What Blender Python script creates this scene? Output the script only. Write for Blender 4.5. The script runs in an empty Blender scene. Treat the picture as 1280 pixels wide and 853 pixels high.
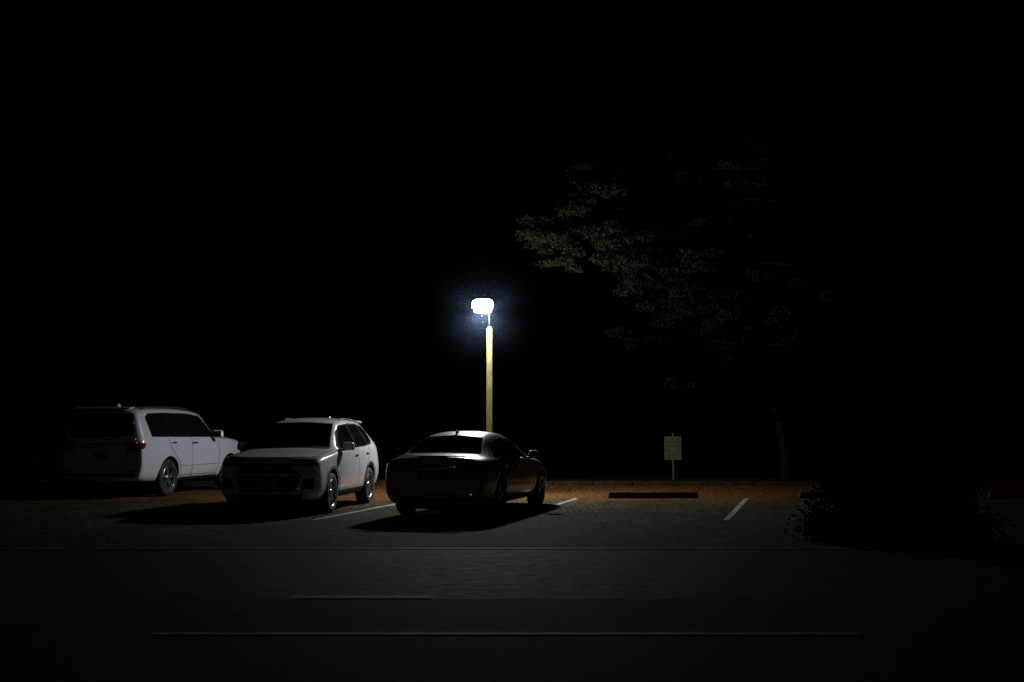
import bpy, bmesh, math, random
import numpy as np
from mathutils import Vector, Matrix
from mathutils.bvhtree import BVHTree
random.seed(4); rng=np.random.default_rng(7)
S=bpy.context.scene
S.view_settings.view_transform='Standard'; S.view_settings.look='None'; S.view_settings.exposure=0
COL=S.collection

# ------------------------------------------------------------ materials
def mat(name,base=(.5,.5,.5),rough=.5,metal=0,coat=0,emit=None,estr=0,spec=.5):
    m=bpy.data.materials.new(name); m.use_nodes=True
    b=m.node_tree.nodes['Principled BSDF']
    b.inputs['Base Color'].default_value=(*base,1); b.inputs['Roughness'].default_value=rough
    b.inputs['Metallic'].default_value=metal; b.inputs['Coat Weight'].default_value=coat
    b.inputs['Coat Roughness'].default_value=.06; b.inputs['Specular IOR Level'].default_value=spec
    if emit: b.inputs['Emission Color'].default_value=(*emit,1); b.inputs['Emission Strength'].default_value=estr
    return m
def noisy(m,scale,c1,c2,detail=5,rough=None,bump=0,coord='Object',lo=.35,hi=.65,dist=.02):
    nt=m.node_tree; N=nt.nodes; L=nt.links; b=N['Principled BSDF']
    tc=N.new('ShaderNodeTexCoord'); n=N.new('ShaderNodeTexNoise'); n.inputs['Scale'].default_value=scale; n.inputs['Detail'].default_value=detail
    L.new(tc.outputs[coord],n.inputs['Vector'])
    r=N.new('ShaderNodeValToRGB'); r.color_ramp.elements[0].position=lo; r.color_ramp.elements[1].position=hi
    r.color_ramp.elements[0].color=(*c1,1); r.color_ramp.elements[1].color=(*c2,1)
    L.new(n.outputs['Fac'],r.inputs[0]); L.new(r.outputs[0],b.inputs['Base Color'])
    if rough:
        mr=N.new('ShaderNodeMapRange'); mr.inputs['To Min'].default_value=rough[0]; mr.inputs['To Max'].default_value=rough[1]
        L.new(n.outputs['Fac'],mr.inputs['Value']); L.new(mr.outputs[0],b.inputs['Roughness'])
    if bump:
        bp=N.new('ShaderNodeBump'); bp.inputs['Strength'].default_value=bump; bp.inputs['Distance'].default_value=dist
        L.new(n.outputs['Fac'],bp.inputs['Height']); L.new(bp.outputs[0],b.inputs['Normal'])
    return m
def paver(name,c1,c2,mortar,litter=None,rough=.7,bw=.22,bh=.11,spec=.12,rot=0):
    m=mat(name,rough=rough,spec=spec); nt=m.node_tree; N=nt.nodes; L=nt.links; b=N['Principled BSDF']
    tc=N.new('ShaderNodeTexCoord'); mp=N.new('ShaderNodeMapping'); mp.inputs['Rotation'].default_value=(0,0,math.radians(rot)); L.new(tc.outputs['Object'],mp.inputs['Vector'])
    br=N.new('ShaderNodeTexBrick')
    br.inputs['Scale'].default_value=1; br.inputs['Brick Width'].default_value=bw; br.inputs['Row Height'].default_value=bh
    br.inputs['Mortar Size'].default_value=.012; br.inputs['Color1'].default_value=(*c1,1); br.inputs['Color2'].default_value=(*c2,1)
    br.inputs['Mortar'].default_value=(*mortar,1); L.new(mp.outputs[0],br.inputs['Vector'])
    n=N.new('ShaderNodeTexNoise'); n.inputs['Scale'].default_value=.55; n.inputs['Detail'].default_value=10; n.inputs['Roughness'].default_value=.7
    L.new(tc.outputs['Object'],n.inputs['Vector'])
    mr=N.new('ShaderNodeMapRange'); mr.inputs['From Min'].default_value=.3; mr.inputs['From Max'].default_value=.7
    mr.inputs['To Min'].default_value=.4; mr.inputs['To Max'].default_value=1.4; L.new(n.outputs['Fac'],mr.inputs['Value'])
    mx=N.new('ShaderNodeMixRGB'); mx.blend_type='MULTIPLY'; mx.inputs[0].default_value=1
    L.new(br.outputs['Color'],mx.inputs[1]); L.new(mr.outputs[0],mx.inputs[2])
    out=mx.outputs[0]
    if litter:
        sp=N.new('ShaderNodeSeparateXYZ'); L.new(tc.outputs['Object'],sp.inputs[0])
        n2=N.new('ShaderNodeTexNoise'); n2.inputs['Scale'].default_value=1.1; n2.inputs['Detail'].default_value=8; L.new(tc.outputs['Object'],n2.inputs['Vector'])
        ad=N.new('ShaderNodeMath'); ad.operation='MULTIPLY_ADD'; ad.inputs[1].default_value=4; L.new(n2.outputs['Fac'],ad.inputs[0]); L.new(sp.outputs['Y'],ad.inputs[2])
        ms=N.new('ShaderNodeMapRange'); ms.interpolation_type='SMOOTHSTEP'; ms.inputs['From Min'].default_value=26.5; ms.inputs['From Max'].default_value=30
        L.new(ad.outputs[0],ms.inputs['Value'])
        m2=N.new('ShaderNodeMixRGB'); m2.inputs[2].default_value=(*litter,1); L.new(ms.outputs[0],m2.inputs[0]); L.new(out,m2.inputs[1])
        out=m2.outputs[0]
    # grit: anisotropic so the grain still shows at a grazing view
    mp3=N.new('ShaderNodeMapping'); mp3.inputs['Scale'].default_value=(1,.3,1); L.new(tc.outputs['Object'],mp3.inputs['Vector'])
    n3=N.new('ShaderNodeTexNoise'); n3.inputs['Scale'].default_value=11; n3.inputs['Detail'].default_value=6; n3.inputs['Roughness'].default_value=.7; L.new(mp3.outputs[0],n3.inputs['Vector'])
    mr3=N.new('ShaderNodeMapRange'); mr3.inputs['From Min'].default_value=.36; mr3.inputs['From Max'].default_value=.64; mr3.inputs['To Min'].default_value=.3; mr3.inputs['To Max'].default_value=1.7
    L.new(n3.outputs['Fac'],mr3.inputs['Value'])
    m3=N.new('ShaderNodeMixRGB'); m3.blend_type='MULTIPLY'; m3.inputs[0].default_value=1; L.new(out,m3.inputs[1]); L.new(mr3.outputs[0],m3.inputs[2])
    L.new(m3.outputs[0],b.inputs['Base Color'])
    bp=N.new('ShaderNodeBump'); bp.inputs['Strength'].default_value=.8; bp.inputs['Distance'].default_value=.012; bp.invert=True
    L.new(br.outputs['Fac'],bp.inputs['Height']); L.new(bp.outputs[0],b.inputs['Normal'])
    return m

M_white=mat('white_paint_car',(.80,.79,.80),.28,0,1)
M_pearl=mat('pearl_paint_car',(.58,.58,.65),.3,0,1)
M_silver=mat('champagne_paint_car',(.38,.37,.34),.38,.15,.8)
M_dark=mat('dark_paint_car',(.008,.009,.011),.3,.2,1)
M_glass=mat('car_glass',(.006,.007,.008),.04,0,0,spec=.5)
M_plastic=noisy(mat('black_plastic',(.02,.02,.02),.55),30,(.014,.014,.014),(.03,.03,.03))
M_blackgap=mat('panel_gap',(.004,.004,.004),.9,spec=.1)
M_chrome=mat('chrome',(.7,.7,.7),.12,1)
M_rubber=noisy(mat('tyre_rubber',(.015,.015,.015),.8),40,(.01,.01,.01),(.025,.025,.025))
M_alloy=mat('alloy_rim',(.38,.38,.4),.3,.9)
M_rimdark=mat('rim_dark',(.015,.015,.015),.6,.3)  # plain dark colour of the disc behind the spokes
M_red=mat('tail_lamp_red',(.22,.006,.005),.1,0,1)
M_lampglass=mat('headlamp_lens',(.25,.26,.28),.08,.3,1)
M_amber=mat('amber_lens',(.6,.15,.02),.15,0,1)
M_plate=mat('licence_plate',(.35,.35,.32),.5)
M_plate_txt=mat('plate_text',(.03,.04,.08),.6)

# ------------------------------------------------------------ helpers
def mesh_obj(name,verts,faces,m=None,parent=None,smooth=False):
    me=bpy.data.meshes.new(name); me.from_pydata([tuple(v) for v in verts],[],faces); me.update()
    o=bpy.data.objects.new(name,me); COL.objects.link(o)
    if m: me.materials.append(m)
    if parent: o.parent=parent
    if smooth: me.polygons.foreach_set('use_smooth',[True]*len(me.polygons))
    return o
def box(name,c,s,m,parent=None,bevel=0,rot=None,seg=2,taper=None):
    bm=bmesh.new(); bmesh.ops.create_cube(bm,size=1)
    for v in bm.verts:
        v.co=Vector((v.co.x*s[0],v.co.y*s[1],v.co.z*s[2]))
        if taper and v.co.z>0: v.co.x*=taper[0]; v.co.y*=taper[1]
    if bevel: bmesh.ops.bevel(bm,geom=bm.edges[:],offset=bevel,segments=seg,affect='EDGES',profile=.5)
    M=Matrix.Translation(c)
    if rot: M=M@Matrix.Rotation(rot[2],4,'Z')@Matrix.Rotation(rot[1],4,'Y')@Matrix.Rotation(rot[0],4,'X')
    bmesh.ops.transform(bm,matrix=M,verts=bm.verts)
    me=bpy.data.meshes.new(name); bm.to_mesh(me); bm.free(); me.materials.append(m)
    o=bpy.data.objects.new(name,me); COL.objects.link(o)
    if parent: o.parent=parent
    return o
def empty(name,loc=(0,0,0),rz=0):
    e=bpy.data.objects.new(name,None); COL.objects.link(e); e.location=loc; e.rotation_euler=(0,0,rz); e.empty_display_size=.3
    return e
def tube(points,radii,n=8):
    V=[];F=[]
    P=[Vector(p) for p in points]
    for i,p in enumerate(P):
        t=(P[min(i+1,len(P)-1)]-P[max(i-1,0)]).normalized()
        a=t.cross(Vector((0.3,1,0.1))).normalized(); b=t.cross(a)
        for k in range(n):
            an=2*math.pi*k/n; V.append(p+(a*math.cos(an)+b*math.sin(an))*radii[i])
    for i in range(len(P)-1):
        for k in range(n):
            F.append((i*n+k,i*n+(k+1)%n,(i+1)*n+(k+1)%n,(i+1)*n+k))
    F.append(tuple(range(n))[::-1]); F.append(tuple((len(P)-1)*n+k for k in range(n)))
    return V,F
def lathe(name,prof,c,m,parent,n=40,smooth=True,flip=1):
    V=[];F=[]
    for (y,r) in prof:
        for k in range(n):
            a=2*math.pi*k/n; V.append((c[0]+r*math.cos(a),c[1]+y*flip,c[2]+r*math.sin(a)))
    for i in range(len(prof)-1):
        for k in range(n): F.append((i*n+k,i*n+(k+1)%n,(i+1)*n+(k+1)%n,(i+1)*n+k))
    return mesh_obj(name,V,F,m,parent,smooth)

# ------------------------------------------------------------ car body loft
def resample(c,n):
    c=[Vector((a[0],a[1])) for a in c]
    d=[0]
    for i in range(1,len(c)): d.append(d[-1]+(c[i]-c[i-1]).length)
    T=d[-1] or 1; out=[]
    for k in range(n+1):
        t=T*k/n; i=1
        while i<len(c)-1 and d[i]<t: i+=1
        seg=d[i]-d[i-1] or 1
        out.append(c[i-1].lerp(c[i],min(1,max(0,(t-d[i-1])/seg))))
    return out
class Car: pass
def section(s):
    x,zb,zm,zs,zr,zt,wb,wm,ws,wt=s
    wb=wb-.03
    l=lambda a,b,t:a+(b-a)*t
    return [(0,zb),(wb*.85,zb),(wb,zb+.035),(l(wb,wm,.7),l(zb,zm,.45)),(wm,zm),(l(wm,ws,.3),l(zm,zs,.62)),(l(wm,ws,.8),zs-.035),
            (ws-.015,zs+.01),(l(ws-.02,wt,.5),l(zs+.02,zr,.5)),(wt+.01,l(zs+.02,zr,.93)),(wt-.07,l(zr,zt,.45)),(wt*.5,l(zr,zt,.87)),(0,zt)]
def build_car(name,loc,az,st,axles,R,arch,paint,bow_f=.22,bow_r=.14,track=.8):
    e=empty(name,(loc[0],loc[1],0),math.radians(90-az))
    xf=st[0][0]; xr=st[-1][0]
    bm=bmesh.new(); rings=[]
    for s in st:
        sec=section(s); n=len(sec)
        ring=[(y,z) for y,z in sec]+[(-y,z) for y,z in sec[-2:0:-1]]
        vs=[]
        for y,z in ring:
            x=s[0]; u=min(1,abs(y)/.95)
            if x>xf-1.0: x-=bow_f*u**2.2*((x-(xf-1.0))/1.0)
            if x<xr+.9: x+=bow_r*u**2.4*(((xr+.9)-x)/.9)
            vs.append(bm.verts.new((x,y,z)))
        rings.append(vs)
    m=len(rings[0]); h=len(section(st[0]))
    for a,b in zip(rings[:-1],rings[1:]):
        for i in range(m): bm.faces.new((a[i],a[(i+1)%m],b[(i+1)%m],b[i]))
    for r in (rings[0],rings[-1]):
        for i in range(1,h-2): bm.faces.new((r[i],r[i+1],r[m-i-1],r[m-i]))
        bm.faces.new((r[0],r[1],r[m-1])); bm.faces.new((r[h-2],r[h-1],r[h]))
    bmesh.ops.recalc_face_normals(bm,faces=bm.faces[:])
    me=bpy.data.meshes.new('b'); bm.to_mesh(me); bm.free()
    ob=bpy.data.objects.new('tmp',me); COL.objects.link(ob)
    ss=ob.modifiers.new('s','SUBSURF'); ss.levels=3; ss.render_levels=3
    cb=bmesh.new()
    for ax in axles:
        for sgn in (1,-1):
            bmesh.ops.create_cone(cb,cap_ends=True,segments=56,radius1=arch,radius2=arch,depth=.8,
               matrix=Matrix.Translation((ax,sgn*(track-.26+.4),R+.015))@Matrix.Rotation(math.pi/2,4,'X'))
    cme=bpy.data.meshes.new('c'); cb.to_mesh(cme); cb.free(); co=bpy.data.objects.new('cut',cme); COL.objects.link(co)
    bo=ob.modifiers.new('b','BOOLEAN'); bo.object=co; bo.operation='DIFFERENCE'; bo.solver='EXACT'
    dg=bpy.context.evaluated_depsgraph_get(); dg.update()
    em=bpy.data.meshes.new_from_object(ob.evaluated_get(dg),depsgraph=dg)
    bpy.data.objects.remove(ob); bpy.data.objects.remove(co)
    em.materials.clear(); em.materials.append(paint); em.materials.append(M_blackgap); em.materials.append(M_plastic)
    body=bpy.data.objects.new('body',em); COL.objects.link(body); body.parent=e
    for p in em.polygons:
        p.use_smooth=True; c=p.center; p.material_index=0
        for ax in axles:
            if math.hypot(c.x-ax,c.z-R-.015)<=arch+.002: p.material_index=1; p.use_smooth=False
        if c.z<st[len(st)//2][1]+.03 and abs(p.normal.z)>.7: p.material_index=1
    bvh=BVHTree.FromPolygons([v.co.copy() for v in em.vertices],[tuple(p.vertices) for p in em.polygons])
    C=Car(); C.e=e; C.bvh=bvh; C.R=R; C.axles=axles; C.st=st; C.arch=arch
    def patch(nm,top,bot,m,view='side',sgn=1,nu=24,nv=8,eps=.004,smooth=True):
        T=resample(top,nu); B=resample(bot,nu); V=[];ok=[]
        for j in range(nv+1):
            for i in range(nu+1):
                p=T[i].lerp(B[i],j/nv)
                if view=='side': o=Vector((p.x,sgn*3,p.y)); d=Vector((0,-sgn,0))
                elif view=='end': o=Vector((sgn*5,p.x,p.y)); d=Vector((-sgn,0,0))
                else: o=Vector((p.x,p.y,4)); d=Vector((0,0,-1))
                hl,nn,_,_=bvh.ray_cast(o,d)
                if hl is None: V.append(Vector((0,0,0))); ok.append(False); continue
                if nn.dot(d)>0: nn=-nn
                V.append(hl+nn*eps); ok.append(True)
        F=[]
        for j in range(nv):
            for i in range(nu):
                q=(j*(nu+1)+i,j*(nu+1)+i+1,(j+1)*(nu+1)+i+1,(j+1)*(nu+1)+i)
                if all(ok[k] for k in q):
                    if max((V[q[a]]-V[q[(a+1)%4]]).length for a in range(4))<.35: F.append(q)
        o=mesh_obj(nm,V,F,m,e,smooth)
        bm=bmesh.new(); bm.from_mesh(o.data); bmesh.ops.delete(bm,geom=[v for v in bm.verts if not v.link_faces],context='VERTS')
        for f in bm.faces:
            dd={'side':Vector((0,sgn,0)),'end':Vector((sgn,0,0)),'top':Vector((0,0,1))}[view]
            if f.normal.dot(dd)<0: f.normal_flip()
        bm.to_mesh(o.data); bm.free()
        return o
    def line(nm,pts,w,m,view='side',sgn=1,eps=.003,nu=30):
        P=resample(pts,nu); T=[];B=[]
        for i,p in enumerate(P):
            t=(P[min(i+1,nu)]-P[max(i-1,0)]).normalized(); n=Vector((-t.y,t.x))
            T.append(p+n*w/2); B.append(p-n*w/2)
        return patch(nm,T,B,m,view,sgn,nu,1,eps)
    C.patch=patch; C.line=line
    def rail(x0,x1,y,r=.012,up=.03):
        for s in (1,-1):
            pts=[]
            for k in range(13):
                x=x0+(x1-x0)*k/12; hl=bvh.ray_cast(Vector((x,s*y,4)),Vector((0,0,-1)))[0]
                u=up if 0<k<12 else 0
                pts.append((x,s*y,hl.z+u))
            V,F=tube(pts,[r]*13,6); mesh_obj('roof_rail',V,F,M_plastic,e,True)
    C.rail=rail
    for ai,ax in enumerate(axles):
        for sgn in (1,-1):
            wheel(e,ax,sgn,track,R,ai)
    box('underbody',((xf+xr)/2,0,st[len(st)//2][1]+.02),(xf-xr-.6,1.15,.1),M_blackgap,e)
    return C
def wheel(e,x,sgn,track,R,ai):
    w=.225; c=(x,sgn*track,R); f=sgn
    tag=('front' if ai==0 else 'rear')+('_left' if sgn>0 else '_right')
    prof=[(-w/2+.01,R*.6),(-w/2,R*.75),(-w/2,R*.9),(-w/2+.025,R*.975)]+[(-.07,R*.995),(-.068,R*.975),(-.06,R*.975),(-.058,R),(-.005,R),(-.004,R*.975),(.004,R*.975),(.005,R),(.058,R),(.06,R*.975),(.068,R*.975),(.07,R*.995)]+[(w/2-.025,R*.975),(w/2,R*.9),(w/2,R*.75),(w/2-.01,R*.66),(w/2-.02,R*.66)]
    lathe('tyre_'+tag,prof,c,M_rubber,e,44,True,f)
    lathe('rim_'+tag,[(w/2-.018,R*.67),(w/2-.004,R*.655),(w/2-.006,R*.635),(w/2-.03,R*.62),(0,R*.6),(-.05,R*.58)],c,M_alloy,e,44,True,f)
    lathe('brake_'+tag,[(w/2-.1,R*.6),(w/2-.1,R*.45),(w/2-.085,R*.44),(w/2-.085,.001)],c,M_rimdark,e,32,False,f)
    V=[];F=[]
    ns=5
    for k in range(ns):
        for off in (-.13,.13):
            a=2*math.pi*k/ns+.3
            a0=a+off*.7; a1=a+off*1.5
            p0=Vector((math.cos(a0)*.05,0,math.sin(a0)*.05)); p1=Vector((math.cos(a1)*R*.64,0,math.sin(a1)*R*.64))
            t=(p1-p0).normalized(); n=Vector((-t.z,0,t.x)); b=len(V)
            for p,hw,yo in ((p0,.022,w/2-.045),(p1,.014,w/2-.02)):
                for s1 in (-1,1):
                    for dy in (0,-.03):
                        q=p+n*s1*hw; V.append((c[0]+q.x,c[1]+f*(yo+dy),c[2]+q.z))
            F+= [(b,b+2,b+6,b+4),(b,b+4,b+5,b+1),(b+2,b+3,b+7,b+6),(b+1,b+5,b+7,b+3)]
    mesh_obj('spokes_'+tag,V,F,M_alloy,e)
    lathe('hub_'+tag,[(w/2-.06,.065),(w/2-.03,.06),(w/2-.025,.035),(w/2-.02,.001)],c,M_alloy,e,20,True,f)
def mirror_part(C,x,y,z,paint,sc=1):
    for s in (1,-1):
        box('mirror_'+('left' if s>0 else 'right'),(x-.02,s*(y+.11),z+.02),(.13*sc,.23*sc,.15*sc),paint,C.e,.045,(0,.1,-s*.15),3,(.8,.85))
        box('mirror_arm',(x+.02,s*(y-.0),z-.045),(.09,.12,.03),M_plastic,C.e,.01)
        box('mirror_glass',(x-.088*sc,s*(y+.115),z+.02),(.006,.18*sc,.11*sc),M_glass,C.e,.002,(0,.1,-s*.15))
def arch_trim(C,w,m):
    for s in (1,-1):
        for ax in C.axles:
            cz=C.R+.015; A=[];B=[]
            for k in range(41):
                a=math.pi*(-.06)+math.pi*1.12*k/40
                A.append((ax+math.cos(a)*(C.arch+w),cz+math.sin(a)*(C.arch+w))); B.append((ax+math.cos(a)*(C.arch+.004),cz+math.sin(a)*(C.arch+.004)))
            C.patch('arch_trim',A,B,m,'side',s,40,2,.012)
def plate(C,sgn,x,z,w=.36,h=.17):
    hl=C.bvh.ray_cast(Vector((sgn*5,0,z)),Vector((-sgn,0,0)))[0]
    xx=(hl.x if hl else x)+sgn*.015
    box('licence_plate',(xx,0,z),(.012,w,h),M_plate,C.e,.003)
    for k in range(6):
        box('plate_character',(xx+sgn*.008,-.13+k*.052,z-.005),(.004,.028,h*.5),M_plate_txt,C.e)

def compact_suv():
    st=[(2.30,.42,.52,.76,.78,.80,.66,.72,.66,.52),
        (2.27,.30,.50,.84,.87,.90,.78,.85,.78,.62),
        (2.16,.25,.55,.93,.97,1.00,.84,.91,.85,.68),
        (1.80,.24,.62,.98,1.03,1.06,.87,.925,.89,.72),
        (1.37,.24,.66,1.01,1.06,1.09,.87,.93,.90,.73),
        (1.00,.23,.64,1.04,1.09,1.12,.87,.925,.89,.74),
        (.92,.23,.64,1.045,1.10,1.14,.87,.925,.89,.74),
        (.55,.23,.63,1.06,1.32,1.385,.87,.92,.885,.68),
        (.17,.23,.63,1.07,1.53,1.60,.87,.92,.88,.625),
        (.03,.23,.63,1.075,1.57,1.64,.87,.92,.88,.62),
        (-.5,.23,.63,1.09,1.61,1.68,.87,.92,.88,.62),
        (-1.1,.23,.64,1.11,1.60,1.675,.87,.925,.88,.615),
        (-1.6,.24,.66,1.14,1.57,1.645,.87,.93,.875,.60),
        (-1.95,.26,.66,1.15,1.52,1.59,.86,.92,.86,.58),
        (-2.08,.28,.66,1.14,1.44,1.51,.85,.91,.85,.58),
        (-2.22,.30,.64,1.05,1.15,1.18,.84,.90,.83,.60),
        (-2.28,.34,.62,.98,1.02,1.04,.80,.86,.79,.60),
        (-2.30,.42,.60,.88,.9,.92,.74,.80,.74,.54)]
    C=build_car('parked_suv',(-3.85,23.93),180+7.6,st,(1.37,-1.32),.355,.405,M_white,.2,.12,.80)
    P,Ln=C.patch,C.line
    P('windscreen',[(-.56,1.555),(0,1.58),(.56,1.555)],[(-.70,1.15),(0,1.165),(.70,1.15)],M_glass,'end',1,24,12,.005)
    P('cowl_panel',[(-.72,1.15),(0,1.165),(.72,1.15)],[(-.72,1.115),(0,1.135),(.72,1.115)],M_plastic,'end',1,20,2,.006)
    P('rear_glass',[(-.52,1.46),(.52,1.46)],[(-.62,1.16),(.62,1.16)],M_glass,'end',-1,20,8,.005)
    for s in (1,-1):
        P('window_surround',[(.70,1.155),(.35,1.40),(.05,1.525),(-.6,1.56),(-1.2,1.55),(-1.65,1.50),(-1.82,1.40)],[(.72,1.09),(-1.0,1.12),(-1.55,1.15),(-1.72,1.2)],M_blackgap,'side',s,50,8,.004)
        P('front_door_glass',[(.56,1.17),(.30,1.37),(.05,1.505),(-.42,1.53)],[(.60,1.115),(-.46,1.12)],M_glass,'side',s,24,8,.008)
        P('rear_door_glass',[(-.50,1.53),(-1.15,1.525)],[(-.53,1.125),(-1.28,1.15)],M_glass,'side',s,24,8,.008)
        P('quarter_glass',[(-1.23,1.515),(-1.62,1.48),(-1.72,1.42)],[(-1.36,1.165),(-1.66,1.20)],M_glass,'side',s,16,8,.008)
        Ln('door_gap',[(.86,1.03),(.90,.8),(.86,.5),(.80,.36)],.012,M_blackgap,'side',s)
        Ln('door_gap',[(-.46,1.09),(-.47,.7),(-.45,.36)],.012,M_blackgap,'side',s)
        Ln('door_gap',[(-1.33,1.12),(-1.28,.95),(-1.02,.72),(-.90,.55),(-.86,.36)],.012,M_blackgap,'side',s)
        Ln('sill_gap',[(.84,.36),(-.86,.36)],.01,M_blackgap,'side',s)
        P('sill_cladding',[(.92,.37),(-.90,.37)],[(.92,.27),(-.90,.27)],M_plastic,'side',s,30,3,.012)
        P('headlamp',[(.44*s,.935),(.60*s,.955),(.80*s,.965)],[(.44*s,.865),(.62*s,.85),(.82*s,.86)],M_lampglass,'end',1,16,5,.008)
        P('headlamp_shroud',[(.42*s,.95),(.60*s,.97),(.84*s,.975)],[(.42*s,.855),(.62*s,.835),(.84*s,.845)],M_plastic,'end',1,16,5,.004)
        P('fog_lamp_recess',[(.62*s,.62),(.80*s,.66)],[(.58*s,.46),(.80*s,.46)],M_plastic,'end',1,10,5,.006)
        P('fog_lamp',[(.67*s,.57),(.75*s,.58)],[(.67*s,.51),(.75*s,.51)],M_lampglass,'end',1,6,4,.014)
        P('tail_lamp',[(.50*s,1.08),(.84*s,1.10)],[(.50*s,.98),(.86*s,.95)],M_red,'end',-1,16,6,.01)
        P('tail_lamp_side',[(-2.00,1.08),(-2.20,1.07)],[(-2.06,.97),(-2.22,.97)],M_red,'side',s,8,4,.008)
        box('door_handle',(-.36,s*.915,.985),(.17,.03,.03),M_white,C.e,.01)
        box('door_handle',(-1.17,s*.915,1.0),(.17,.03,.03),M_white,C.e,.01)
        V,F=tube([(.86,s*.15-.2,1.15),(.78,s*.32-.25,1.185),(.70,s*.55-.28,1.225)],[.008]*3,5)
        mesh_obj('wiper',V,F,M_plastic,C.e)
    C.rail(-.35,-1.75,.53,.010,.02)
    P('upper_grille',[(-.46,.87),(0,.885),(.46,.87)],[(-.54,.72),(0,.72),(.54,.72)],M_blackgap,'end',1,24,5,.006)
    P('lower_grille',[(-.58,.66),(0,.66),(.58,.66)],[(-.48,.42),(0,.40),(.48,.42)],M_blackgap,'end',1,24,6,.006)
    for z in (.75,.785,.82,.85): Ln('grille_bar',[(-.48,z),(0,z+.005),(.48,z)],.008,M_plastic,'end',1,.016)
    for z in (.46,.51,.56,.61): Ln('grille_bar',[(-.52,z),(.52,z)],.01,M_plastic,'end',1,.016)
    Ln('grille_trim',[(-.60,.69),(0,.685),(.60,.69)],.03,M_chrome,'end',1,.012)
    P('skid_plate',[(-.62,.37),(.62,.37)],[(-.6,.31),(.6,.31)],M_plastic,'end',1,20,3,.01)
    lathe_badge(C,2.29,.79)
    Ln('bonnet_gap',[(-.80,1.0),(-.72,.99),(0,.985),(.72,.99),(.8,1.0)],.01,M_blackgap,'end',1,.003)
    for s in (1,-1): Ln('bonnet_side_gap',[(2.05,s*.74),(1.4,s*.775),(.95,s*.78)],.01,M_blackgap,'top',1,.003)
    plate(C,1,2.32,.54,.33,.165)
    mirror_part(C,.62,.88,1.13,M_white)
    arch_trim(C,.05,M_plastic)
    box('spoiler',(-2.03,0,1.59),(.22,1.06,.03),M_white,C.e,.012,(0,-.12,0))
    box('shark_fin',(-1.65,0,1.67),(.16,.04,.06),M_white,C.e,.012,None,2,(.4,.5))
    return C
def lathe_badge(C,x,z):
    hl=C.bvh.ray_cast(Vector((5,0,z)),Vector((-1,0,0)))[0]
    V=[];F=[];n=28
    for k in range(n):
        a=2*math.pi*k/n
        for r in (1,.72):
            V.append((hl.x+.03,.075*r*math.cos(a),z+.05*r*math.sin(a)))
    for k in range(n):
        j=(k+1)%n; F.append((2*k,2*k+1,2*j+1,2*j))
    mesh_obj('badge',V,F,M_chrome,C.e)

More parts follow.
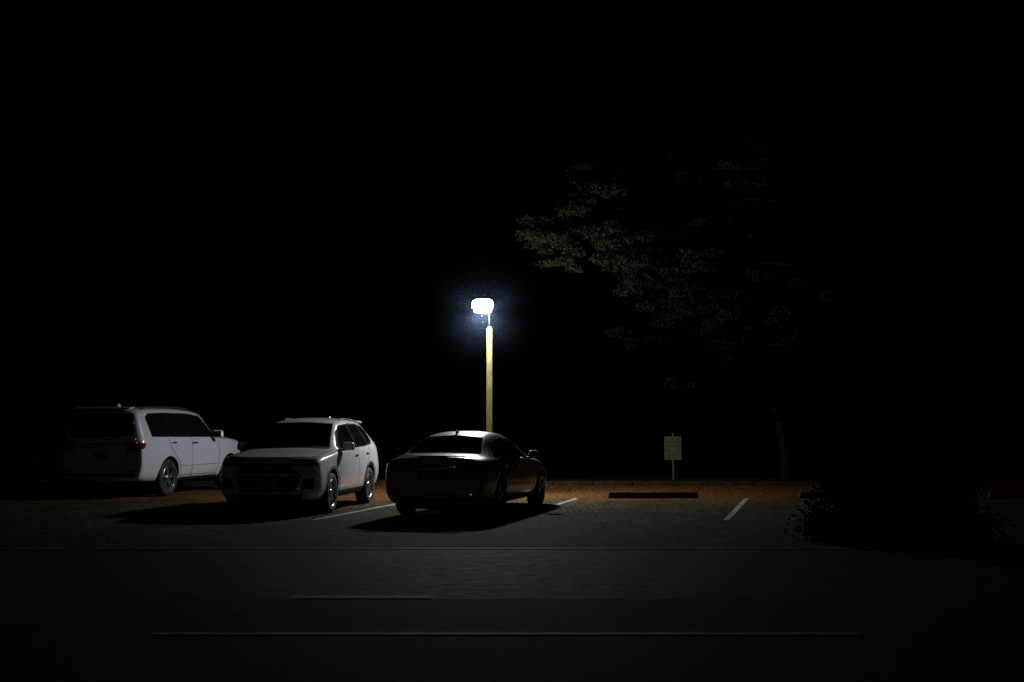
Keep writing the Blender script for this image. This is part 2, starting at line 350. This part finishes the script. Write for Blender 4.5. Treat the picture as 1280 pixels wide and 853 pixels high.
def sedan(name,loc,az,paint):
    st=[(2.43,.36,.44,.58,.60,.62,.62,.70,.62,.5),
        (2.38,.24,.45,.66,.69,.72,.74,.82,.75,.6),
        (2.20,.20,.50,.74,.78,.82,.80,.88,.82,.66),
        (1.80,.19,.56,.82,.87,.91,.83,.91,.86,.70),
        (1.45,.19,.58,.86,.91,.95,.84,.915,.87,.71),
        (1.10,.19,.57,.89,.94,.98,.84,.91,.87,.72),
        (.98,.19,.57,.90,.95,1.0,.84,.91,.87,.72),
        (.55,.19,.57,.915,1.15,1.22,.84,.905,.865,.66),
        (.15,.19,.57,.92,1.31,1.38,.84,.905,.86,.585),
        (0,.19,.57,.925,1.345,1.41,.84,.905,.86,.575),
        (-.45,.19,.57,.93,1.375,1.445,.84,.905,.86,.57),
        (-.95,.19,.58,.94,1.34,1.41,.84,.905,.86,.57),
        (-1.15,.19,.59,.95,1.30,1.37,.84,.91,.86,.575),
        (-1.55,.19,.60,.96,1.15,1.22,.84,.91,.86,.62),
        (-1.88,.20,.60,.965,1.02,1.07,.84,.91,.85,.68),
        (-1.98,.20,.60,.965,1.01,1.05,.84,.905,.845,.68),
        (-2.25,.22,.60,.95,1.0,1.04,.82,.89,.83,.67),
        (-2.37,.26,.58,.93,.98,1.02,.79,.87,.80,.65),
        (-2.41,.30,.57,.86,.90,.92,.78,.85,.78,.62),
        (-2.45,.38,.56,.76,.78,.80,.70,.78,.72,.55)]
    C=build_car(name,loc,az,st,(1.45,-1.35),.335,.375,paint,.28,.2,.79)
    P,Ln=C.patch,C.line
    P('windscreen',[(-.53,1.345),(0,1.375),(.53,1.345)],[(-.68,1.01),(0,1.03),(.68,1.01)],M_glass,'end',1,24,12,.005)
    P('rear_glass',[(-.50,1.325),(0,1.36),(.50,1.325)],[(-.63,1.085),(0,1.105),(.63,1.085)],M_glass,'end',-1,24,12,.005)
    for s in (1,-1):
        P('window_surround',[(.72,1.0),(.40,1.17),(.08,1.285),(-.45,1.325),(-.95,1.285),(-1.3,1.18),(-1.55,1.05)],[(.74,.945),(-.4,.965),(-1.2,.985),(-1.5,1.01)],M_blackgap,'side',s,50,8,.004)
        P('front_door_glass',[(.58,1.02),(.33,1.16),(.05,1.262),(-.30,1.30)],[(.60,.965),(-.33,.98)],M_glass,'side',s,24,8,.008)
        P('rear_door_glass',[(-.38,1.30),(-.8,1.285),(-1.10,1.21)],[(-.40,.985),(-1.12,1.0)],M_glass,'side',s,20,8,.008)
        P('quarter_glass',[(-1.16,1.20),(-1.30,1.14)],[(-1.17,1.005),(-1.44,1.02)],M_glass,'side',s,10,6,.008)
        Ln('window_chrome',[(.76,.945),(-.4,.957),(-1.2,.975),(-1.52,1.0)],.014,M_chrome,'side',s,.012)
        Ln('window_chrome',[(.40,1.185),(.08,1.298),(-.45,1.338),(-.95,1.298),(-1.3,1.195),(-1.56,1.05)],.012,M_chrome,'side',s,.012,50)
        Ln('door_gap',[(.88,.90),(.92,.7),(.88,.42),(.82,.30)],.011,M_blackgap,'side',s)
        Ln('door_gap',[(-.34,.94),(-.35,.6),(-.33,.30)],.011,M_blackgap,'side',s)
        Ln('door_gap',[(-1.22,.95),(-1.16,.80),(-.98,.62),(-.90,.45),(-.86,.30)],.011,M_blackgap,'side',s)
        Ln('sill_gap',[(.84,.29),(-.86,.29)],.01,M_blackgap,'side',s)
        P('headlamp',[(.42*s,.70),(.78*s,.76)],[(.46*s,.62),(.80*s,.66)],M_lampglass,'end',1,14,5,.006)
        P('tail_lamp',[(.40*s,.915),(.60*s,.925),(.80*s,.925)],[(.42*s,.80),(.60*s,.775),(.80*s,.755)],M_red,'end',-1,16,6,.008)
        P('tail_lamp_side',[(-1.98,.90),(-2.28,.925)],[(-2.10,.80),(-2.28,.76)],M_red,'side',s,12,6,.008)
        P('reverse_lamp',[(.44*s,.86),(.58*s,.865)],[(.45*s,.815),(.58*s,.81)],M_lampglass,'end',-1,8,4,.013)
        P('rear_reflector',[(.56*s,.435),(.74*s,.44)],[(.56*s,.41),(.74*s,.41)],M_red,'end',-1,8,2,.01)
        P('side_marker',[(-2.12,.545),(-2.22,.545)],[(-2.12,.52),(-2.22,.52)],M_amber,'side',s,4,2,.01)
        box('door_handle',(-.24,s*.90,.83),(.17,.03,.026),M_chrome,C.e,.009)
        box('door_handle',(-1.06,s*.90,.845),(.17,.03,.026),M_chrome,C.e,.009)
        V,F=tube([(-2.30,s*.52,.29),(-2.42,s*.52,.285)],[.038,.042],14); mesh_obj('exhaust_tip',V,F,M_chrome,C.e,True)
    Ln('boot_gap',[(-.72,.93),(-.70,.70),(-.60,.655),(0,.65),(.60,.655),(.70,.70),(.72,.93)],.012,M_blackgap,'end',-1,.003,60)
    P('boot_garnish',[(-.36,.885),(0,.89),(.36,.885)],[(-.37,.855),(0,.86),(.37,.855)],M_chrome,'end',-1,14,2,.014)
    P('plate_recess',[(-.27,.80),(.27,.80)],[(-.24,.665),(.24,.665)],M_plastic,'end',-1,10,4,.005)
    P('rear_diffuser',[(-.60,.375),(0,.36),(.60,.375)],[(-.55,.29),(.55,.29)],M_plastic,'end',-1,20,4,.008)
    P('front_grille',[(-.36,.66),(.36,.66)],[(-.5,.36),(.5,.36)],M_blackgap,'end',1,20,6,.006)
    for z in (.42,.48,.54,.60): Ln('grille_bar',[(-.42,z),(.42,z)],.012,M_chrome,'end',1,.012)
    Ln('bumper_gap',[(-.78,.60),(-.6,.575),(0,.565),(.6,.575),(.78,.60)],.008,M_blackgap,'end',-1,.003,40)
    plate(C,-1,-2.44,.735,.31,.125)
    mirror_part(C,.60,.86,.985,paint,.9)
    box('boot_lip',(-2.335,0,1.035),(.10,1.20,.02),paint,C.e,.009)
    box('shark_fin',(-1.0,0,1.42),(.15,.035,.055),paint,C.e,.01,None,2,(.4,.5))
    return C

def large_suv():
    st=[(2.47,.50,.66,.98,1.0,1.02,.74,.82,.76,.62),
        (2.42,.38,.66,1.06,1.10,1.13,.84,.90,.85,.70),
        (2.25,.32,.70,1.13,1.18,1.21,.89,.95,.91,.76),
        (1.80,.30,.76,1.17,1.22,1.25,.91,.98,.94,.78),
        (1.50,.30,.78,1.19,1.24,1.27,.91,.985,.94,.79),
        (1.15,.30,.76,1.20,1.25,1.285,.91,.975,.94,.79),
        (1.05,.30,.75,1.205,1.26,1.30,.91,.97,.94,.79),
        (.80,.30,.75,1.21,1.48,1.55,.91,.97,.94,.77),
        (.52,.30,.75,1.22,1.72,1.80,.91,.97,.935,.745),
        (.40,.30,.75,1.22,1.785,1.86,.91,.97,.935,.74),
        (-.3,.30,.75,1.225,1.84,1.92,.91,.97,.935,.74),
        (-1.2,.30,.77,1.235,1.85,1.93,.91,.98,.935,.74),
        (-1.8,.31,.78,1.24,1.84,1.92,.91,.98,.935,.74),
        (-2.24,.33,.78,1.24,1.82,1.90,.90,.97,.93,.735),
        (-2.35,.35,.77,1.23,1.74,1.82,.90,.965,.92,.73),
        (-2.42,.37,.76,1.20,1.28,1.32,.89,.955,.90,.75),
        (-2.45,.40,.75,1.12,1.17,1.20,.87,.94,.88,.72),
        (-2.475,.46,.72,1.02,1.06,1.08,.82,.90,.84,.66)]
    C=build_car('parked_suv',(-7.95,29.0),14,st,(1.55,-1.28),.395,.445,M_pearl,.2,.08,.84)
    P,Ln=C.patch,C.line
    P('windscreen',[(-.66,1.75),(0,1.78),(.66,1.75)],[(-.76,1.31),(0,1.325),(.76,1.31)],M_glass,'end',1,24,12,.005)
    P('rear_glass',[(-.66,1.76),(0,1.77),(.66,1.76)],[(-.74,1.30),(0,1.29),(.74,1.30)],M_glass,'end',-1,24,10,.005)
    for s in (1,-1):
        P('window_surround',[(.86,1.31),(.60,1.53),(.34,1.72),(-.3,1.775),(-1.2,1.785),(-1.9,1.765),(-2.04,1.68)],[(.88,1.255),(-.8,1.275),(-1.95,1.29)],M_blackgap,'side',s,50,8,.004)
        P('front_door_glass',[(.72,1.34),(.54,1.51),(.30,1.69),(-.22,1.74)],[(.76,1.285),(-.25,1.29)],M_glass,'side',s,24,8,.008)
        P('rear_door_glass',[(-.32,1.745),(-1.10,1.75)],[(-.34,1.295),(-1.22,1.30)],M_glass,'side',s,20,8,.008)
        P('quarter_glass',[(-1.20,1.75),(-1.85,1.735),(-1.96,1.66)],[(-1.32,1.305),(-1.88,1.32)],M_glass,'side',s,16,8,.008)
        Ln('window_chrome',[(.88,1.252),(-.8,1.268),(-1.96,1.285)],.016,M_chrome,'side',s,.012)
        Ln('door_gap',[(.98,1.20),(1.0,.9),(.96,.6),(.90,.44)],.012,M_blackgap,'side',s)
        Ln('door_gap',[(-.27,1.25),(-.28,.8),(-.26,.44)],.012,M_blackgap,'side',s)
        Ln('door_gap',[(-1.30,1.26),(-1.24,1.05),(-1.0,.85),(-.82,.68),(-.78,.44)],.012,M_blackgap,'side',s)
        Ln('sill_gap',[(.94,.43),(-.78,.43)],.01,M_blackgap,'side',s)
        P('side_step',[(.95,.40),(-.75,.40)],[(.95,.33),(-.75,.33)],M_plastic,'side',s,30,3,.02)
        Ln('body_moulding',[(1.0,.66),(-.80,.66)],.035,M_pearl,'side',s,.02)
        P('tail_lamp',[(.60*s,1.16),(.86*s,1.17)],[(.60*s,1.00),(.88*s,.96)],M_red,'end',-1,12,6,.01)
        P('tail_lamp_side',[(-2.24,1.15),(-2.42,1.155)],[(-2.30,1.04),(-2.42,1.02)],M_red,'side',s,10,6,.01)
        P('headlamp',[(.50*s,1.05),(.82*s,1.07)],[(.50*s,.92),(.84*s,.93)],M_lampglass,'end',1,12,6,.008)
        P('rear_reflector',[(.62*s,.60),(.82*s,.60)],[(.62*s,.565),(.82*s,.565)],M_red,'end',-1,8,2,.01)
        box('door_handle',(-.16,s*.965,1.13),(.19,.035,.035),M_chrome,C.e,.012)
        box('door_handle',(-1.10,s*.965,1.145),(.19,.035,.035),M_chrome,C.e,.012)
    C.rail(.1,-2.0,.66,.014,.045)
    P('tailgate_garnish',[(-.55,1.13),(0,1.135),(.55,1.13)],[(-.56,1.07),(0,1.07),(.56,1.07)],M_chrome,'end',-1,20,2,.014)
    Ln('tailgate_gap',[(-.62,1.2),(-.62,.72),(-.5,.68),(.5,.68),(.62,.72),(.62,1.2)],.012,M_blackgap,'end',-1,.003,60)
    P('rear_bumper_trim',[(-.80,.52),(.80,.52)],[(-.78,.45),(.78,.45)],M_plastic,'end',-1,20,3,.01)
    P('front_grille',[(-.46,1.05),(.46,1.05)],[(-.46,.75),(.46,.75)],M_chrome,'end',1,20,5,.008)
    plate(C,-1,-2.47,.90,.36,.17)
    mirror_part(C,.76,.94,1.29,M_pearl,1.2)
    box('spoiler',(-2.32,0,1.875),(.22,1.30,.035),M_pearl,C.e,.015,(0,-.12,0))
    box('shark_fin',(-1.75,0,1.94),(.17,.04,.065),M_pearl,C.e,.012,None,2,(.4,.5))
    return C
compact_suv()
large_suv()
sedan('parked_sedan',(-.69,23.2),15,M_silver)
sedan('parked_sedan',(-12.7,29.4),14,M_dark)

# ------------------------------------------------------------ ground
M_ground=noisy(mat('ground_soil_grass',(.03,.03,.02),.95,spec=.0),3,(.008,.008,.005),(.02,.016,.009),8,None,.4)
ys=[-80,-20,0,10,20,31.9,31.95,32.05,34,35.5,37,39,42,48,60,90,150,300,900]
zs=[0,0,0,0,0,0,0,.10,.10,.02,-.5,-1.5,-2.8,-3.4,-3.6,-3.8,-4,-4,-4]  # drop behind the verge is made up so the ground there stays unlit
xs=[-700,-200,-80,-40,-25,-15,-8,0,8,15,25,40,80,200,700]
V=[(x,y,z) for y,z in zip(ys,zs) for x in xs]; nx=len(xs)
F=[(j*nx+i,j*nx+i+1,(j+1)*nx+i+1,(j+1)*nx+i) for j in range(len(ys)-1) for i in range(nx-1)]
mesh_obj('ground',V,F,M_ground)
def sheet(name,x0,x1,y0,y1,z,m,parent=None,shear=0):
    return mesh_obj(name,[(x0,y0,z),(x1,y0,z),(x1+shear,y1,z),(x0+shear,y1,z)],[(0,1,2,3)],m,parent)
M_lot=paver('lot_pavers',(.080,.064,.032),(.040,.034,.018),(.010,.009,.005),litter=(.10,.042,.014),rough=.9,spec=.03)
M_band=paver('band_pavers',(.030,.028,.024),(.011,.0105,.010),(.001,.001,.001),rough=.9,bw=.42,bh=.12,spec=.03,rot=90)
M_asph=noisy(mat('asphalt',(.03,.03,.032),.85,spec=.04),5,(.005,.005,.008),(.024,.025,.032),14,(.7,.95),.8,dist=.03)
sheet('parking_lot',-40,24,16.24,31.88,.004,M_lot)
sheet('road',-60,60,11.63,16.08,.004,M_asph)
sheet('pavement',-60,60,-4,11.62,.004,M_band)
M_line=noisy(mat('worn_white_paint',(.6,.6,.58),.7,spec=.2),9,(.10,.09,.07),(.40,.39,.34),10)
M_line2=noisy(mat('road_white_paint',(.6,.6,.6),.8,spec=.1),7,(.03,.03,.03),(.36,.36,.39),10,lo=.3,hi=.7)
sh=math.tan(math.radians(13.5))
for X in (-1.75,1.40,4.92,8.6,12.3):
    y0=20.8;y1=26.6
    sheet('stall_line',X-(26.9-y0)*sh-.05,X-(26.9-y0)*sh+.05,y0,y1,.009,M_line,None,(y1-y0)*sh)
M_gran=noisy(mat('granite_strip',(.2,.2,.2),.8,spec=.1),2.5,(.010,.010,.011),(.08,.08,.09),10)
sheet('road_edge_strip',-20,20,16.09,16.23,.012,M_gran)
sheet('road_line',-2.0,-.73,11.64,11.83,.012,M_line2)
sheet('road_line',-2.7,2.6,9.67,9.79,.012,M_line2)
M_kerb=noisy(mat('kerb_concrete',(.2,.17,.13),.85,spec=.05),6,(.03,.017,.009),(.06,.034,.017),8,None,.4)
x=-40
kb=empty('kerb')
while x<24:
    box('kerb_stone',(x+.5,31.98,.05),(.985,.16,.14),M_kerb,kb,.018); x+=1
M_stop=noisy(mat('wheel_stop_concrete',(.12,.06,.04),.8,spec=.1),8,(.02,.014,.010),(.09,.035,.02),8,None,.4)
for cx in (2.93,6.9,10.85):
    e=empty('wheel_stop',(cx,26.75,0))
    box('block',(0,0,.075),(1.9,.16,.13),M_stop,e,.02,None,2,(.97,.65))
    for s in (-.7,.7): box('anchor_bolt',(s,0,.143),(.03,.03,.012),M_plastic,e,.003)
n=3200; V=[];F=[]
M_leaf=noisy(mat('fallen_leaf',(.2,.07,.03),.8,spec=.1),3,(.20,.055,.015),(.14,.075,.02))
for i in range(n):
    X=random.uniform(-6,13); Y=31.86-abs(random.gauss(0,2.2)); 
    if random.random()<.3: Y=random.uniform(22,31.8)
    if Y<20: continue
    a=random.random()*6.28; s=random.uniform(.02,.045); z=.014+random.random()*.01; b=len(V)
    for dx,dy in ((-1,0),(0,-.6),(1,0),(0,.6)):
        V.append((X+(dx*math.cos(a)-dy*math.sin(a))*s,Y+(dx*math.sin(a)+dy*math.cos(a))*s,z+random.random()*.015))
    F.append((b,b+1,b+2,b+3))
mesh_obj('fallen_leaves',V,F,M_leaf)

# ------------------------------------------------------------ street lamp
M_pole=noisy(mat('lamp_pole_paint',(.3,.26,.09),.6,spec=.2),5,(.12,.105,.030),(.17,.15,.045),6)
M_head=mat('lamp_housing',(.01,.01,.011),.8,.0,spec=.1)
LY=27.9
L=empty('street_lamp',(-.49,LY,0))
box('base_plate',(0,0,.022),(.34,.34,.03),M_pole,L,.006)
for a in (-1,1):
    for b in (-1,1): box('anchor_bolt',(a*.13,b*.13,.055),(.03,.03,.05),M_head,L,.004)
box('pole',(0,0,1.82),(.14,.14,3.60),M_pole,L,.012,None,2,(.86,.86))
box('hand_hole_cover',(0,-.068,.7),(.08,.008,.2),M_pole,L,.003)
lp=lathe('pole_cap',[(0,.062),(.02,.06),(.05,.04),(.06,.001)],(0,0,0),M_head,L,20)
lp.rotation_euler=(math.pi/2,0,0); lp.location=(0,0,3.615)
HC=(-.145,-.26,4.12)
V,F=tube([(0,.01,3.63),(-.01,.02,3.85),(-.04,.03,4.08),(-.09,-.02,4.25),(-.13,-.15,4.29),(HC[0],HC[1],HC[2]+.15)],[.02,.018,.018,.018,.018,.018],10)
mesh_obj('bracket_arm',V,F,M_head,L,True)
def superell(name,c,rx,ry,rz,m,p=2.5,e2=2.4,n=40,k=20):
    V=[];F=[]
    for j in range(k+1):
        ph=-math.pi/2+math.pi*j/k
        cz=math.sin(ph); cr=math.cos(ph)
        q=(abs(cz)**e2+abs(cr)**e2)**(-1/e2)
        for i in range(n):
            t=2*math.pi*i/n; cx,cy=math.cos(t),math.sin(t); q2=(abs(cx)**p+abs(cy)**p)**(-1/p)
            V.append((c[0]+rx*cx*q2*cr*q,c[1]+ry*cy*q2*cr*q,c[2]+rz*cz*q))
    for j in range(k):
        for i in range(n): F.append((j*n+i,j*n+(i+1)%n,(j+1)*n+(i+1)%n,(j+1)*n+i))
    return mesh_obj(name,V,F,m,L,True)
M_em=mat('lamp_diffuser',(.8,.8,.8),.3,emit=(.88,.93,1.0),estr=150)
M_led=mat('led_board',(.8,.8,.8),.3,emit=(.92,.95,1.0),estr=1650)
superell('diffuser',HC,.23,.2,.135,M_em)
V=[];n=36
for i in range(n):
    t=2*math.pi*i/n; V.append((HC[0]+.185*math.cos(t),HC[1]+.14*math.sin(t),HC[2]-.143-.02*math.sin(t)))
mesh_obj('led_board',V,[tuple(range(n))[::-1]],M_led,L)
superell('top_cap',(HC[0],HC[1],HC[2]+.125),.16,.14,.025,M_head)

hz=bpy.data.materials.new('lamp_glow_haze'); hz.use_nodes=True; nt=hz.node_tree; nt.nodes.clear()  # haze volume added to imitate camera bloom around the lamp head
o=nt.nodes.new('ShaderNodeOutputMaterial'); vs=nt.nodes.new('ShaderNodeVolumeScatter'); vs.inputs['Color'].default_value=(.45,.64,1,1); vs.inputs['Anisotropy'].default_value=0
tc=nt.nodes.new('ShaderNodeTexCoord'); ln=nt.nodes.new('ShaderNodeVectorMath'); ln.operation='LENGTH'; nt.links.new(tc.outputs['Object'],ln.inputs[0])
mr=nt.nodes.new('ShaderNodeMapRange'); mr.inputs['From Min'].default_value=0; mr.inputs['From Max'].default_value=2.0; mr.inputs['To Min'].default_value=1; mr.inputs['To Max'].default_value=0
nt.links.new(ln.outputs['Value'],mr.inputs['Value'])
pw=nt.nodes.new('ShaderNodeMath'); pw.operation='POWER'; pw.inputs[1].default_value=4; nt.links.new(mr.outputs[0],pw.inputs[0])
mu=nt.nodes.new('ShaderNodeMath'); mu.operation='MULTIPLY'; mu.inputs[1].default_value=.011; nt.links.new(pw.outputs[0],mu.inputs[0])
nt.links.new(mu.outputs[0],vs.inputs['Density']); nt.links.new(vs.outputs[0],o.inputs['Volume'])
bm=bmesh.new(); bmesh.ops.create_icosphere(bm,subdivisions=3,radius=2.0); me=bpy.data.meshes.new('lamp_glow'); bm.to_mesh(me); bm.free(); me.materials.append(hz)
mo=bpy.data.objects.new('lamp_glow',me); COL.objects.link(mo); mo.parent=L; mo.location=HC

# ------------------------------------------------------------ sign
sg=empty('parking_sign',(4.15,33.1,0),math.radians(-8))
M_post=noisy(mat('sign_post_steel',(.3,.3,.28),.6,.3),10,(.07,.066,.05),(.13,.12,.09))
M_panel=noisy(mat('sign_panel',(.55,.5,.33),.6,spec=.2),4,(.10,.088,.05),(.165,.145,.085))
M_txt=mat('sign_text',(.02,.025,.02),.6)
box('post',(0,.03,.68),(.05,.03,1.24),M_post,sg,.006)
box('panel',(0,0,.91),(.44,.012,.60),M_panel,sg,.004)
for z in (.68,1.14): box('bolt',(0,-.012,z),(.02,.012,.02),M_post,sg,.003)
for i,(t,z,s) in enumerate((('RESERVED',1.04,.085),('PARKING',.93,.095),('PERMIT ONLY',.82,.065),('24 HOURS',.73,.065))):
    cu=bpy.data.curves.new('t','FONT'); cu.body=t; cu.size=s; cu.align_x='CENTER'; cu.extrude=.001
    to=bpy.data.objects.new('t',cu); COL.objects.link(to)
    dg=bpy.context.evaluated_depsgraph_get(); tm=bpy.data.meshes.new_from_object(to.evaluated_get(dg)); bpy.data.objects.remove(to)
    tm.materials.clear(); tm.materials.append(M_txt); ob=bpy.data.objects.new('lettering',tm); COL.objects.link(ob); ob.parent=sg
    ob.rotation_euler=(math.pi/2,0,0); ob.location=(0,-.009,z)

# ------------------------------------------------------------ foliage
def leaves(clumps,per,size,flat=.35):
    C=[]
    for (cx,cy,cz,r) in clumps:
        n=int(per*r*r)
        d=rng.normal(size=(n,3)); d/=np.linalg.norm(d,axis=1)[:,None]; rr=rng.random(n)**.45
        lump=1+.35*np.sin(d[:,0]*5+cx*3)*np.cos(d[:,1]*4+cz*5)
        C.append(np.array([cx,cy,cz])+d*(rr*lump)[:,None]*np.array([r,r,r*flat]))
    C=np.concatenate(C); n=len(C)
    a=rng.normal(size=(n,3)); a/=np.linalg.norm(a,axis=1)[:,None]
    b=np.cross(a,rng.normal(size=(n,3))); b/=np.linalg.norm(b,axis=1)[:,None]
    s=size*(.6+.8*rng.random(n))[:,None]
    V=np.stack([C-a*s,C-b*s*.55,C+a*s,C+b*s*.55],1).reshape(-1,3)
    return V,n
def leaf_mesh(name,V,n,m,parent):
    me=bpy.data.meshes.new(name); me.vertices.add(4*n); me.vertices.foreach_set('co',V.ravel())
    me.loops.add(4*n); me.loops.foreach_set('vertex_index',np.arange(4*n,dtype=np.int32))
    me.polygons.add(n); me.polygons.foreach_set('loop_start',np.arange(0,4*n,4,dtype=np.int32)); me.update(); me.validate()
    me.materials.append(m); o=bpy.data.objects.new(name,me); COL.objects.link(o)
    if parent: o.parent=parent
    return o
M_fol=noisy(mat('tree_leaf',(.08,.09,.04),.85,spec=.03),.9,(.012,.013,.006),(.045,.042,.021))
M_folr=noisy(mat('tree_leaf_red',(.12,.04,.02),.85,spec=.03),2,(.035,.009,.005),(.06,.02,.01))
M_bark=noisy(mat('bark',(.04,.035,.025),.95,spec=.05),12,(.008,.007,.006),(.024,.02,.014),8,None,.8)
tr=empty('maple_tree',(7.1,33.2,0))
T0=Vector((7.1,33.2,0))
raw=[(1.6,30.4,6.2,.75),(2.3,30.6,5.9,.8),(1.5,31.3,7.0,.8),(2.6,31.0,5.3,.75),(3.3,31.0,4.9,.7),(2.9,31.4,6.6,.9),(3.9,31.3,4.3,.65),(3.6,31.6,3.7,.6),
 (4.2,31.6,2.5,.45),(4.8,31.5,3.8,.7),(5.4,31.6,3.4,.6),(4.4,31.0,5.4,.9),(5.2,31.5,4.9,.9),(6.2,31.3,4.1,.75),(7.0,31.5,3.7,.6),(7.9,32,4.2,.8),(8.3,33,5.2,.9),
 (3.6,32.2,7.4,.95),(4.7,32.3,7.9,.95),(5.8,32.2,7.4,1.0),(2.6,32.6,8.0,.8),(3.8,33.3,8.6,.8),(5.2,33.6,8.8,.8),(6.6,32.6,6.4,1.0),(7.6,33,6.6,.9),(5.6,31.8,6.2,.95),(4.0,32.2,6.2,.9),
 (6.9,34.4,5.6,1.1),(5.5,35,7,1.2),(3.9,34.8,6.4,1.0),(.9,31.3,6.1,.55),(1.9,31.8,7.8,.6),(6.8,31.9,5.2,.8),(1.3,30.8,5.5,.5),(4.0,31.2,4.9,.7),(5.0,31.2,4.3,.6)]
cl=[];clr=[]
for (x_,y_,z_,r_) in raw:
    for q in range(7):
        c=(x_-T0.x+random.gauss(0,r_*.6),y_-T0.y+random.gauss(0,r_*.5),z_+random.gauss(0,r_*.25),r_*random.uniform(.35,.65))
        (clr if (z_>7 and x_>3 and random.random()<.7) else cl).append(c)
V1,n1=leaves(cl,2600,.042,.32); leaf_mesh('crown',V1,n1,M_fol,tr)
V1,n1=leaves(clr,2200,.042,.35); leaf_mesh('crown_red_leaves',V1,n1,M_folr,tr)
trunk=[(0,0,0),(-.02,0,.5),(-.1,-.02,1.2),(-.3,-.05,1.9),(-.65,-.1,2.7),(-1.1,-.2,3.5),(-1.5,-.3,4.6),(-1.8,-.3,5.8),(-2.0,-.3,7.2)]
V,F=tube(trunk,[.17,.13,.115,.105,.095,.085,.07,.05,.025],12); mesh_obj('trunk',V,F,M_bark,tr,True)
for i,(x_,y_,z_,r_) in enumerate(raw):
    b=Vector(trunk[3+ (i%5)]) if z_>4 else Vector(trunk[4])
    if b.z>z_-.2: b=Vector(trunk[4 if z_>3 else 3])
    t=Vector((x_,y_,z_))-T0; d=t-b
    pts=[b]+[b+d*f+Vector((random.gauss(0,.12),random.gauss(0,.1),.28*math.sin(f*3.1)+random.gauss(0,.06))) for f in (.2,.4,.6,.8)]+[t,t+Vector((random.gauss(-.3,.2),-.2,-.05))]
    V,F=tube(pts,[.045,.038,.03,.022,.015,.009,.004],6); mesh_obj('limb',V,F,M_bark,tr,True)

M_shr=noisy(mat('shrub_leaf',(.02,.025,.015),.95,spec=0),4,(.002,.0025,.0015),(.006,.007,.004))
sb=empty('shrub',(5.15,17.2,0))
cl=[(random.uniform(-.8,.8),random.gauss(0,.3),random.uniform(.1,1.4),random.uniform(.3,.5)) for _ in range(64)]
cl+=[(x_/5,0,.18,.42) for x_ in range(-5,6)]
V1,n1=leaves(cl,4200,.032,.9); V1[:,2]=np.abs(V1[:,2]); leaf_mesh('foliage',V1,n1,M_shr,sb)
for i in range(7):
    a=i*.9; V,F=tube([(0,0,0),(.15*math.cos(a),.15*math.sin(a),.5),(.45*math.cos(a),.4*math.sin(a),1.3)],[.04,.03,.012],6); mesh_obj('stem',V,F,M_bark,sb,True)

dt=empty('distant_trees')
cl=[]
for i in range(26):
    X=-60+i*5+random.gauss(0,1.5); Y=95+random.gauss(0,5); H=random.uniform(11,20)
    V,F=tube([(X,Y,-4),(X+.2,Y,H*.3),(X,Y,H*.7)],[.35,.25,.1],6); mesh_obj('trunk',V,F,M_bark,dt,True)
    for q in range(14): cl.append((X+random.gauss(0,2),Y+random.gauss(0,1.5),-1+random.uniform(.1,1)*H,random.uniform(1.1,2.2)))
V1,n1=leaves(cl,75,.22,.7); leaf_mesh('foliage',V1,n1,M_shr,dt)

# ------------------------------------------------------------ world, fill sun, camera
w=bpy.data.worlds.new('World'); S.world=w; w.use_nodes=True; nt=w.node_tree
bg=nt.nodes['Background']; sk=nt.nodes.new('ShaderNodeTexSky'); sk.sky_type='NISHITA'; sk.sun_disc=False
sk.sun_elevation=math.radians(30); sk.sun_rotation=math.radians(200)
nt.links.new(sk.outputs[0],bg.inputs[0]); bg.inputs[1].default_value=.000015
sd=bpy.data.lights.new('fill_sun','SUN'); sd.energy=.010; sd.angle=math.radians(.5); sd.color=(1,.93,.82)  # added fill from behind the camera, lifts the unlit car ends
so=bpy.data.objects.new('fill_sun',sd); COL.objects.link(so)
so.rotation_euler=Vector((.3,1,-.45)).to_track_quat('-Z','Y').to_euler()
cd=bpy.data.cameras.new('camera'); cd.lens=45; cd.sensor_width=36; cd.clip_end=3000; cd.clip_start=.1
c=bpy.data.objects.new('camera',cd); COL.objects.link(c); c.location=(0,0,1.6); c.rotation_euler=(math.radians(90+3.59),0,0); S.camera=c
